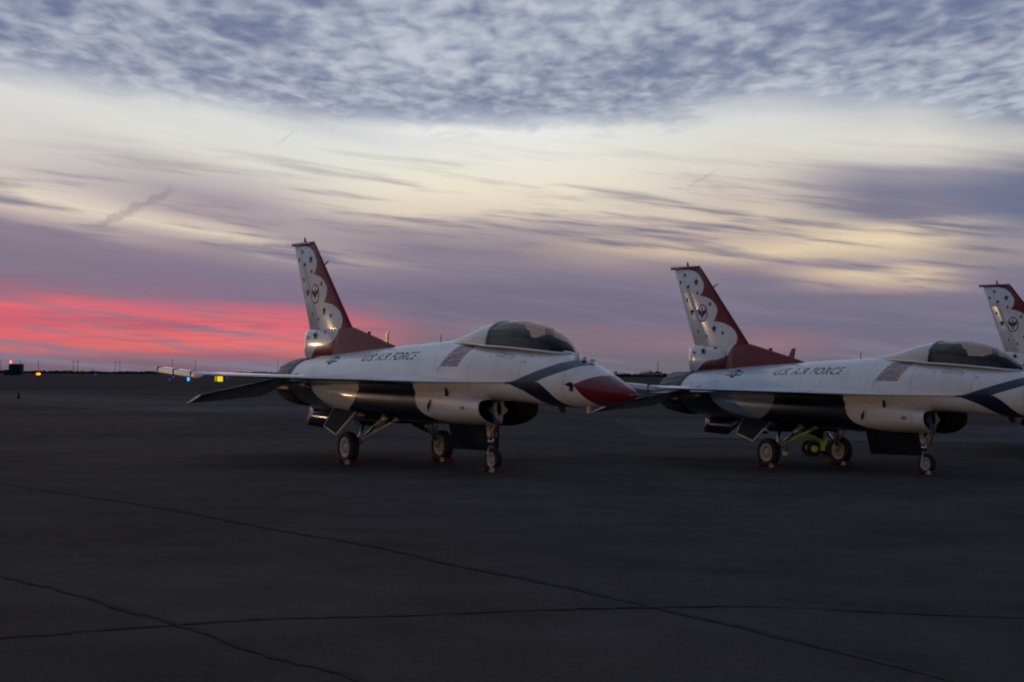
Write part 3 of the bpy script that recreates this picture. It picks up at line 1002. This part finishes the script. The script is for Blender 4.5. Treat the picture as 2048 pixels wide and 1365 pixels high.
    for side in (1, -1):
        q = [((9.22 - (x - x0) * k) if side == 1 else (6.82 + (x - x0) * k), 2.215 + y * 1.0 + (0.03 * (x - x0) * k / 2.4 if side == 1 else 0.03 - 0.03 * (x - x0) * k / 2.4)) for x, y in pts]
        # one object for each word
        cx = sorted((sum(pts[i][0] for i in f) / len(f), f) for f in fs)
        xs_sorted = sorted(set(round(p[0], 4) for p in pts))
        gaps = sorted(((b2 - a2, (a2 + b2) / 2) for a2, b2 in zip(xs_sorted, xs_sorted[1:])), reverse=True)[:2]
        cuts = sorted(g[1] for g in gaps)
        for wd in range(3):
            sel = [f for x_, f in cx if sum(x_ > c_ for c_ in cuts) == wd]
            use = sorted({i for f in sel for i in f}); idx = {i: n_ for n_, i in enumerate(use)}
            decal('lettering', [([q[i] for i in use], [tuple(idx[i] for i in f) for f in sel], 0)], [M['decal_navy']], bv, side, fus)
        # national insignia
        P = [disc_pts(10.8, 2.25, .13, .11, 20) + (0,), ([(11.12, 2.20), (10.48, 2.20), (10.48, 2.30), (11.12, 2.30)], [(0, 1, 2, 3)], 0), ([(11.09, 2.22), (10.51, 2.22), (10.51, 2.28), (11.09, 2.28)], [(0, 1, 2, 3)], 1), disc_pts(10.8, 2.25, .115, .10, 20) + (2,), star_pts(10.8, 2.25, .10) + (3,)]
        decal('national_insignia', P, [M['decal_navy'], M['decal_white'], M['decal_navy'], M['decal_white']], bv, side, fus)
        # slanted panel of small flags
        rnd = random.Random(11)
        P = []
        for r_ in range(9):
            for c_ in range(7):
                z0 = 2.10 + r_ * 0.047
                lean_ = (z0 - 2.10) * 0.0 if side == 1 else 0
                s0 = 5.70 - c_ * 0.098 - (0.06 if side == 1 else 0.0) - (z0 - 2.1) * (-0.02)
                s0 -= (z0 - 2.10) * 0.55
                a = rnd.random()
                mi = 0 if a < .5 else (1 if a < .8 else 2)
                w2, h2 = 0.080, 0.034
                P.append(([(s0, z0), (s0 - w2, z0), (s0 - w2 - h2 * .5, z0 + h2), (s0 - h2 * .5, z0 + h2)], [(0, 1, 2, 3)], mi))
                if a > .35:
                    P.append(([(s0 - .012, z0 + .010), (s0 - w2 + .012, z0 + .010), (s0 - w2 + .008, z0 + .022), (s0 - .016, z0 + .022)], [(0, 1, 2, 3)], 3))
        P.append(([(5.72, 1.98), (5.705, 1.98), (5.60, 2.14), (5.615, 2.14)], [(0, 1, 2, 3)], 2))
        decal('flag_panel', P, [M['decal_red'], M['decal_navy'], M['decal_grey'], M['decal_white']], bv, side, fus)
        # name line below the canopy, between two pairs of slashes: too small to read, so plain strokes
        P = []
        for s0, zc in ((4.02, 2.345), (2.86, 2.235)):
            for d in (0, .045):
                P.append(([(s0 - d, zc - .06), (s0 - d - .022, zc - .06), (s0 - d - .10, zc + .07), (s0 - d - .08, zc + .07)], [(0, 1, 2, 3)], 0))
            decal('slash_marks', P, [M['decal_navy']], bv, side, fus)
            P = []
        s0 = 3.80
        for i in range(8):
            wdt = rnd.uniform(.05, .075)
            zc = 2.335 - i * 0.0095
            P.append(([(s0, zc - .045), (s0 - .018, zc - .045), (s0 - .030, zc + .045), (s0 - .012, zc + .045)], [(0, 1, 2, 3)], 0))
            zz_ = zc + rnd.choice((-.042, 0, .03))
            P.append(([(s0 - .01, zz_), (s0 - wdt, zz_), (s0 - wdt, zz_ + .014), (s0 - .01, zz_ + .014)], [(0, 1, 2, 3)], 0))
            s0 -= wdt + .022
        decal('name_line', P, [M['decal_grey']], bv, side, fus)
        # stars and emblem on the fin
        for s, z, r_ in ((12.95, 4.68, .115), (13.44, 4.89, .075), (13.64, 4.70, .07), (13.29, 4.57, .075), (12.89, 4.38, .065), (13.36, 4.21, .07), (13.13, 3.885, .115), (12.355, 4.07, .075),
                         (12.18, 3.42, .125), (12.50, 3.23, .06), (11.82, 3.30, .07), (12.58, 2.84, .12), (12.12, 2.90, .075), (12.95, 2.80, .06), (12.86, 3.36, .055)):
            pp, ff = star_pts(s, z, r_)
            decal('star', [(pp, ff, 0)], [M['decal_navy']], bf, side, fin)
        P = [disc_pts(12.68, 3.84, .215, .235, 24) + (0,), disc_pts(12.68, 3.84, .185, .205, 24) + (1,)]
        e = lambda L: [(12.68 + a * .20, 3.84 + b * .20) for a, b in L]
        P.append((e([(-.12, -.8), (.12, -.8), (.16, .1), (.10, .75), (0, .95), (-.10, .75), (-.16, .1)]), [tuple(range(7))], 2))
        P.append((e([(.12, .15), (.85, .62), (.78, .1), (.62, -.2), (.5, -.05), (.4, -.5), (.16, -.2)]), [tuple(range(7))], 2))
        P.append((e([(-.12, .15), (-.85, .62), (-.78, .1), (-.62, -.2), (-.5, -.05), (-.4, -.5), (-.16, -.2)]), [tuple(range(7))], 2))
        P.append((e([(-.14, -.15), (.14, -.15), (.14, .12), (-.14, .12)]), [(0, 1, 2, 3)], 3))
        decal('emblem', P, [M['decal_navy'], M['decal_white'], M['decal_navy'], M['decal_red']], bf, side, fin)
    # ---- landing gear
    for side in (1, -1):
        make_wheel(root, 'main_wheel', (SM, side * 1.18, .345), .345, .22, side)
        lg = MB()
        axle = J(SM, side * 1.05, .345)
        knee = J(8.62, side * .93, .50)
        lg.tube([J(SM, side * 1.20, .345), axle, knee], [.045, .055, .06], 10)
        lg.tube([knee, J(8.30, side * .55, .95), J(8.22, side * .45, 1.10)], [.06, .075, .08], 10)
        strut = lg.build('main_gear_leg', M['steel'], root)
        MB().tube([J(8.58, side * .90, .53), J(7.75, side * .42, 1.02)], .038, 8).build('drag_brace', M['steel'], strut)
        MB().tube([J(8.66, side * 1.0, .46), J(8.95, side * .62, 1.05)], .035, 8).build('side_brace', M['chrome'], strut)
        MB().tube([J(8.40, side * .70, .80), J(8.52, side * .84, .62)], .05, 10).build('shock_piston', M['chrome'], strut)
        MB().tube([J(8.72, side * 1.0, .40), J(8.5, side * .9, .62), J(8.3, side * .66, .86), J(8.2, side * .5, 1.0)], .014, 6).build('brake_hose', M['dark'], strut)
        # doors
        d = MB()
        dv = [J(9.02, side * .86, 1.10), J(10.05, side * .86, 1.16), J(10.0, side * 1.13, .77), J(9.35, side * 1.17, .60)]
        d.prism(dv, J(SM, side * .03, .015) - J(SM, 0, 0), None)
        door = d.build('main_gear_door', M['dark'], root)
        ed = MB()
        for a, b in ((1, 2), (2, 3), (3, 0)):
            ed.tube([dv[a], dv[b]], .020, 6)
        ed.build('door_edge', M['white'], door)
        MB().prism([J(8.1, side * .42, 1.0), J(9.75, side * .42, 1.02), J(9.7, side * .52, .82), J(8.2, side * .52, .84)], (0, 0.03, 0), None).build('inner_gear_door', M['navy'], root)
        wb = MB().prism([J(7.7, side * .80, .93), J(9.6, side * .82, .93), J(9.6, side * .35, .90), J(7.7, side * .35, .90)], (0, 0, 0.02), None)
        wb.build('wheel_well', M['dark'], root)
    make_wheel(root, 'nose_wheel', (4.76, 0, .232), .232, .145, 1)
    ns = MB()
    ns.tube([J(4.76, -.10, .232), J(4.76, .10, .232)], .03, 8)
    for sd in (1, -1):
        ns.tube([J(4.76, sd * .095, .232), J(4.82, sd * .09, .38), J(4.84, sd * .02, .50)], .022, 8)
    ns.tube([J(4.84, 0, .48), J(4.93, 0, .95)], [.05, .06], 12)
    nl = ns.build('nose_gear_leg', M['steel'], root)
    MB().tube([J(4.84, 0, .50), J(4.87, 0, .68)], .062, 12).build('oleo_collar', M['chrome'], nl)
    MB().tube([J(4.86, 0.05, .62), J(4.62, .05, .95)], .022, 8).build('drag_link', M['steel'], nl)
    MB().box(J(4.78, 0, .74), (0.06, .16, .10)).build('taxi_lamp', M['rim'], nl)
    MB().box(J(4.52, .10, .80), (0.012, 0.05, 0.30), Matrix.Rotation(R(22), 3, 'Y')).build('streamer', M['tag'], nl)
    nd = MB()
    nd.prism([J(4.98, -.27, .96), J(6.95, -.27, .95), J(6.85, -.34, .36), J(5.12, -.34, .38)], (0, .03, 0), None)
    nd.build('nose_gear_door', M['navy'], root)
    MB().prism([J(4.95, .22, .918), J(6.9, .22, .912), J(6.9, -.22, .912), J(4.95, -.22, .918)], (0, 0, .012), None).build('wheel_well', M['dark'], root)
    return root


HEAD = R(57.06)
jet = make_jet()
jet.location = (-2.5377, 37.6852, 0.0)
jet.rotation_euler = (0, 0, -HEAD)
GRP = 'display jets parked in echelon on the apron'
tag(jet, 'white jet with red nose tip and blue sweep, whole nose clear against open apron', 'fighter jet', GRP)
jet2 = copy_tree(jet)
jet2.location = (7.2074, 42.081, -0.25)
tag(jet2, 'white jet with a yellow-green cart standing behind its main wheels', 'fighter jet', GRP)
jet3 = copy_tree(jet)
jet3.location = (17.75, 50.0, -0.25)
tag(jet3, 'white jet seen only by its starred red and white tail beyond another canopy', 'fighter jet', GRP)

# ------------------------------------------------------------------ wheel chocks
M['chock_red'] = principled('chock_red', (0.13, 0.010, 0.010), 0.7, var=0.25, scale=9)
M['chock_end'] = principled('chock_pale_end', (0.50, 0.46, 0.38), 0.7, var=0.2, scale=9)
M['rope'] = principled('chock_rope', (0.25, 0.22, 0.16), 0.9)


def make_chock():
    o = empty('wheel_chock')
    b = MB()
    prof = [(-.09, 0), (.09, 0), (.075, .05), (.03, .12), (-.02, .135), (-.08, .05)]
    b.prism([(x, 0, z) for x, z in prof], (0, .36, 0), None)
    b.build('block', M['chock_red'], o)
    e = MB().prism([(x * 1.04, -.215, z * 1.04) for x, z in prof], (0, .07, 0), None)
    e.build('end_plate', M['chock_end'], o)
    MB().tube([(0, -.25, .10), (0.02, -.30, .14), (0.05, -.30, .04), (.08, -.26, .02)], .012, 6).build('rope_handle', M['rope'], o)
    return o


chock0 = make_chock()
first = True
for (jx, jy, jz), who in (((-2.5377, 37.6852, 0.0), 'the jet with the clear red nose'), ((7.2074, 42.081, -0.25), 'the jet with the cart')):
    JM = Matrix.Translation((jx, jy, jz)) @ Matrix.Rotation(-HEAD, 4, 'Z')
    for (s, y, rad), wheel in (((SM, 1.18, .345), 'outer main wheel'), ((SM, -1.18, .345), 'far main wheel'), ((4.76, 0, .232), 'nose wheel')):
        for d in (-1, 1):
            c = chock0 if first else copy_tree(chock0)
            first = False
            c.scale = (0.68, 0.68, 0.68)
            c.location = JM @ J(s + d * (rad * 0.62 + .07), y + (0.02 if d < 0 else -0.02), 0.0)
            c.rotation_euler = (0, 0, -HEAD + (0 if d > 0 else math.pi) + random.uniform(-.06, .06) + math.pi)
            if d < 0:
                c.rotation_euler[2] += 0
            tag(c, 'red chock %s the %s of %s' % ('ahead of' if d < 0 else 'behind', wheel, who), 'chock', 'red wheel chocks')

# ------------------------------------------------------------------ yellow-green service cart behind the second jet
M['hivis'] = principled('yellow_green_paint', (0.62, 0.64, 0.04), 0.4, coat=0.3, var=0.2, scale=5)
M['cartdark'] = principled('cart_dark_metal', (0.04, 0.042, 0.04), 0.6, var=0.2, scale=6)
cart = empty('service_cart', (8.27, 47.4, -0.25), R(2))
tag(cart, 'low yellow-green service cart on small black tyres under the second jet', 'cart')
b = MB(); b.box((-0.05, 0, .48), (0.95, .62, .10)); b.box((-.18, 0, .62), (0.55, .5, .20)); b.build('body', M['hivis'], cart)
b = MB(); b.prism([(.16, -.42, .16), (.36, -.42, .16), (.38, -.42, .80), (.20, -.42, .84)], (0, .05, 0), None); b.build('upright_panel', M['hivis'], cart)
b = MB(); b.tube([(.46, -.28, .55), (.46, .28, .55)], .03, 8); b.tube([(.48, -.26, .9), (.52, -.26, 1.15), (.52, .26, 1.15), (.48, .26, .9)], .022, 8); b.build('handle', M['cartdark'], cart)
b = MB(); b.tube([(-.30, -.2, .48), (-.62, 0, .40), (-.70, 0, .06)], .025, 8); b.build('prop_leg', M['cartdark'], cart)
b = MB(); b.box((-.70, 0, .05), (.10, .12, .10)); b.build('foot', M['hivis'], cart)
for x, y in ((0.02, -.38), (0.50, -.40), (0.02, .38), (.50, .40)):
    o = empty('cart_wheel', (x, y, .21)); o.parent = cart
    MB().lathe([(-.05, .10), (-.07, .14), (-.06, .19), (-.03, .21), (.03, .21), (.06, .19), (.07, .14), (.05, .10)], (0, 0, 0), (0, 1, 0), 24).build('tyre', M['tyre'], o)
    MB().lathe([(-.06, .001), (-.055, .06), (-.045, .11), (.045, .11), (.055, .06), (.06, .001)], (0, 0, 0), (0, 1, 0), 16).build('rim', M['hivis'], o)
b = MB(); b.box((.05, 0, .82), (.35, .36, .20)); b.tube([(.05, -.1, .7), (.05, -.1, .74)], .03); b.build('gauge_box', M['cartdark'], cart)

# ------------------------------------------------------------------ airfield beyond: lights, sign, building, poles, trees


def glow_mat(name, col, strength):
    return principled(name, tuple(c * 0.3 for c in col), 0.4, emit=col, estr=strength)


M['blue'] = glow_mat('blue_taxi_lens', (0.03, 0.20, 1.0), 3.2)
M['blue_dim'] = glow_mat('blue_taxi_lens_dim', (0.02, 0.05, 0.45), 0.7)
M['amber'] = glow_mat('amber_lens', (1.0, 0.20, 0.02), 5.0)
M['redlamp'] = glow_mat('red_beacon_lens', (1.0, 0.10, 0.12), 4.5)
M['signlit'] = glow_mat('yellow_sign_face', (1.0, 0.70, 0.01), 0.95)
M['signdim'] = glow_mat('yellow_sign_face_dim', (0.8, 0.52, 0.02), 0.45)
M['black'] = principled('matt_black', (0.01, 0.01, 0.011), 0.8)
M['farwall'] = principled('far_building_wall', (0.035, 0.035, 0.038), 0.9, var=0.1, scale=0.3)
M['pole'] = principled('weathered_pole', (0.06, 0.058, 0.06), 0.9)


def taxi_light(x, y, z, r, dim, label):
    o = empty('taxiway_light', (x, y, 0))
    tag(o, label, 'light', 'blue taxiway edge lights')
    b = MB(); b.tube([(0, 0, 0), (0, 0, z - r)], .05 if y < 600 else .09, 8); b.lathe([(0, .16), (.03, .16), (.05, .06)], (0, 0, 0.0), (0, 0, 1), 10)
    b.build('stem', M['pole'], o)
    g = MB(); g.lathe([(-r * 1.6, .02), (-r * 1.2, r * .8), (0, r), (r * 1.0, r * .85), (r * 1.6, .02)], (0, 0, z), (0, 0, 1), 12)
    g.build('lens', M['blue_dim'] if dim else M['blue'], o)


taxi_light(-73.6, 390, .42, .30, False, 'brightest blue taxiway light on a low stem, left of the yellow sign')
taxi_light(-71.3, 357, .42, .20, True, 'dim blue taxiway light on the near side of the brightest one')
taxi_light(-107.1, 542, .45, .30, True, 'dim violet-blue taxiway light just beyond the brightest one')
taxi_light(-86.8, 523, .45, .30, True, 'dim violet-blue taxiway light just right of the yellow sign')
taxi_light(-192, 790, .5, .42, True, 'faint blue taxiway light alone in the open field')
taxi_light(-331, 1150, .5, .8, True, 'faint blue taxiway light below the dark building')

sg = empty('taxiway_sign', (-56.6, 331, 0), R(-6))
tag(sg, 'lit yellow taxiway sign with a narrow and a wide panel', 'sign')
b = MB(); b.box((0.12, .12, .86), (1.75, .2, 1.32)); b.build('case', M['black'], sg)
b = MB(); b.box((.26, 0, .86), (1.06, .05, 1.24)); b.build('wide_panel', M['signlit'], sg)
b = MB(); b.box((-.60, 0, .86), (.36, .05, 1.16)); b.build('narrow_panel', M['signdim'], sg)
for x in (-.5, .7):
    b = MB(); b.box((x, .12, .1), (.09, .09, .2)); b.build('leg', M['pole'], sg)
b = MB(); b.box((.9, .3, 1.62), (3.4, .1, .22)); b.build('top_board', M['black'], sg)

gl_ = empty('runway_guard_light', (-193.4, 700, 0))
tag(gl_, 'pair of glowing amber guard lamps on a low frame in the field', 'light')
b = MB(); b.box((0, .2, .55), (1.5, .2, 1.1)); b.build('frame', M['black'], gl_)
for x in (-.42, .42):
    MB().lathe([(0, .001), (.0, .40), (.08, .34), (.12, .001)], (x, 0.08, .95), (0, -1, 0), 14).build('lamp', M['amber'], gl_)

bd = empty('airfield_building', (-260.3, 900, 0))
tag(bd, 'dark low airfield building with a red obstruction beacon on the roof', 'building')
b = MB(); b.box((0, 0, 2.7), (6.2, 6, 5.4)); b.build('wall', M['farwall'], bd)
b = MB(); b.prism([(-3.3, 0, 5.4), (3.2, 0, 5.4), (3.0, 0, 5.9), (-2.3, 0, 5.9)], (0, 6.3, 0), None); b.build('roof', M['farwall'], bd)
b = MB(); b.box((-4.3, 0, 1.4), (3.0, 5, 2.8)); b.build('annex', M['farwall'], bd)
b = MB(); b.tube([(-2.1, -2.8, 5.8), (-2.1, -2.8, 6.3)], .1, 8); b.build('beacon_post', M['pole'], bd)
b = MB(); b.lathe([(-.7, .05), (-.5, .45), (0, .5), (.5, .42), (.7, .05)], (-2.1, -2.8, 6.9), (0, 0, 1), 12); b.build('beacon_lamp', M['redlamp'], bd)
b = MB(); b.tube([(2.1, 0, 5.8), (2.1, 0, 8.2)], .12, 6); b.build('mast', M['pole'], bd)

mk = empty('field_marker', (-35.7, 124.1, 0))
tag(mk, 'small dark marker post standing alone on the pavement', 'marker')
b = MB(); b.tube([(0, 0, 0), (0, 0, .42)], [.10, .06], 8); b.build('post', M['black'], mk)
b = MB(); b.box((0, 0, .03), (.34, .34, .06)); b.build('base', M['black'], mk)


def pole(px, y, h, label, arm=0.0, rad=.22):
    x = (px - 1024) / 3426.5 * y
    o = empty('utility_pole', (x, y, 0))
    tag(o, label, 'pole', 'poles along the horizon')
    MB().tube([(0, 0, 0), (0, 0, h)], [rad, rad * .7], 6).build('shaft', M['pole'], o)
    if arm:
        MB().box((0, 0, h - .8), (arm, .2, .25)).build('crossarm', M['pole'], o)


pole(2, 1300, 11.0, 'bare pole left of the dark building')
pole(77, 1300, 11.5, 'bare pole directly above the amber lamps', 0)
for px in (147, 156):
    pole(px, 1300, 10.2, 'pole with short crossarm in the close-set pair between the amber lamps and a short pole', 2.6)
for px in (231, 240):
    pole(px, 1450, 11.0, 'pole with short crossarm in the close-set pair standing nearest the wingtip rail', 2.6)
pole(345, 1300, 12.0, 'pole rising behind the first wing just past the tip rail', 1.6)
pole(391, 1300, 11.0, 'pole rising behind the front end of the tip rail', 1.6)
pole(556, 1500, 12.5, 'thin pole beside the first jet nozzle', 0, .18)
pole(1316, 1300, 12.5, 'tall single pole between the red nose and the next jet', 0, .3)
pole(1288, 1400, 5.5, 'short pole between the red nose and the next jet', 0, .2)
pole(187, 1300, 5.0, 'short pole standing between the two pairs of poles', 0, .2)

M['trees'] = principled('far_foliage', (0.030, 0.034, 0.028), 0.95, spec=0.1, var=0.3, scale=0.05)


def tree_line(x0, x1, y, hmin, hmax, n):
    """a far-off wood: thousands of leaf clumps, too distant to tell the trees apart"""
    rnd = random.Random(int(y))
    mb = MB()
    hs_ = [rnd.uniform(hmin, hmax) for _ in range(int((x1 - x0) / 9) + 3)]
    for i in range(n):
        x = rnd.uniform(x0, x1)
        u = (x - x0) / 9
        k = int(u)
        h = hs_[k] * (1 - (u - k)) + hs_[k + 1] * (u - k)
        z = h * (1 - rnd.random() ** 1.6 * 0.999)
        c = Vector((x, y + rnd.uniform(-6, 6), z * rnd.uniform(.3, 1)))
        r = rnd.uniform(.5, 1.3)
        b = len(mb.v)
        a = rnd.uniform(0, 6.28)
        for t in range(3):
            q = a + t * 2.094
            mb.v.append((c.x + r * math.cos(q), c.y + rnd.uniform(-.5, .5), max(0, c.z + r * .8 * math.sin(q))))
        mb.face((b, b + 1, b + 2))
    # trunks and undergrowth close the foot
    b = len(mb.v)
    o = mb.build('tree_line', M['trees'])
    return tag(o, 'low dark far-off line of trees along the horizon', 'trees', 'far tree lines', 'stuff')


tree_line(-760, 20, 1900, 1.8, 3.6, 9000)
tree_line(20, 900, 1800, 3.2, 6.5, 12000)

# ------------------------------------------------------------------ warm floodlight on a mast beside the ramp, left of the view
M['flood'] = glow_mat('sodium_lamp_face', (1.0, 0.72, 0.38), 30.0)


def floodlight(pos, h, aim, energy, label):
    fl = empty('floodlight_mast', (pos[0], pos[1], ground_z(pos[0])))
    tag(fl, label, 'floodlight', 'ramp floodlights')
    MB().tube([(0, 0, 0), (0, 0, h + .2)], [.16, .09], 10).build('mast', M['pole'], fl)
    fdir = (Vector(aim) - Vector((pos[0], pos[1], h))).normalized()
    q = fdir.to_track_quat('-Z', 'Y')
    side_ = Vector((-fdir.y, fdir.x, 0)).normalized()
    MB().tube([Vector((0, 0, h)) - side_ * .9 - fdir * .38, Vector((0, 0, h)) + side_ * .9 - fdir * .38], .05, 8).build('crossbar', M['pole'], fl)
    for dx_ in (-.7, .7):
        c = Vector((0, 0, h)) + side_ * dx_
        MB().box(c - fdir * .20, (.5, .5, .30), q.to_matrix()).build('lamp_housing', M['pole'], fl)
        MB().box(c - fdir * .02, (.44, .44, .03), q.to_matrix()).build('lamp_face', M['flood'], fl)
        L = bpy.data.lights.new('flood', 'SPOT')
        L.energy = energy
        L.color = (1.0, 0.63, 0.31)
        L.spot_size = R(75); L.spot_blend = 0.6
        L.shadow_soft_size = 0.3
        lo = bpy.data.objects.new('flood', L)
        COL.objects.link(lo)
        lo.parent = fl
        lo.location = c + fdir * .12
        lo.rotation_euler = q.to_euler()


floodlight((-30.0, -30.0), 5.4, (2, 39, 2.5), 10500, 'ramp floodlight mast behind the viewing position')
floodlight((-64.8, 76.3), 4.8, (-2, 40, 2.5), 3200, 'ramp floodlight mast beyond the first wingtip, facing the jets')
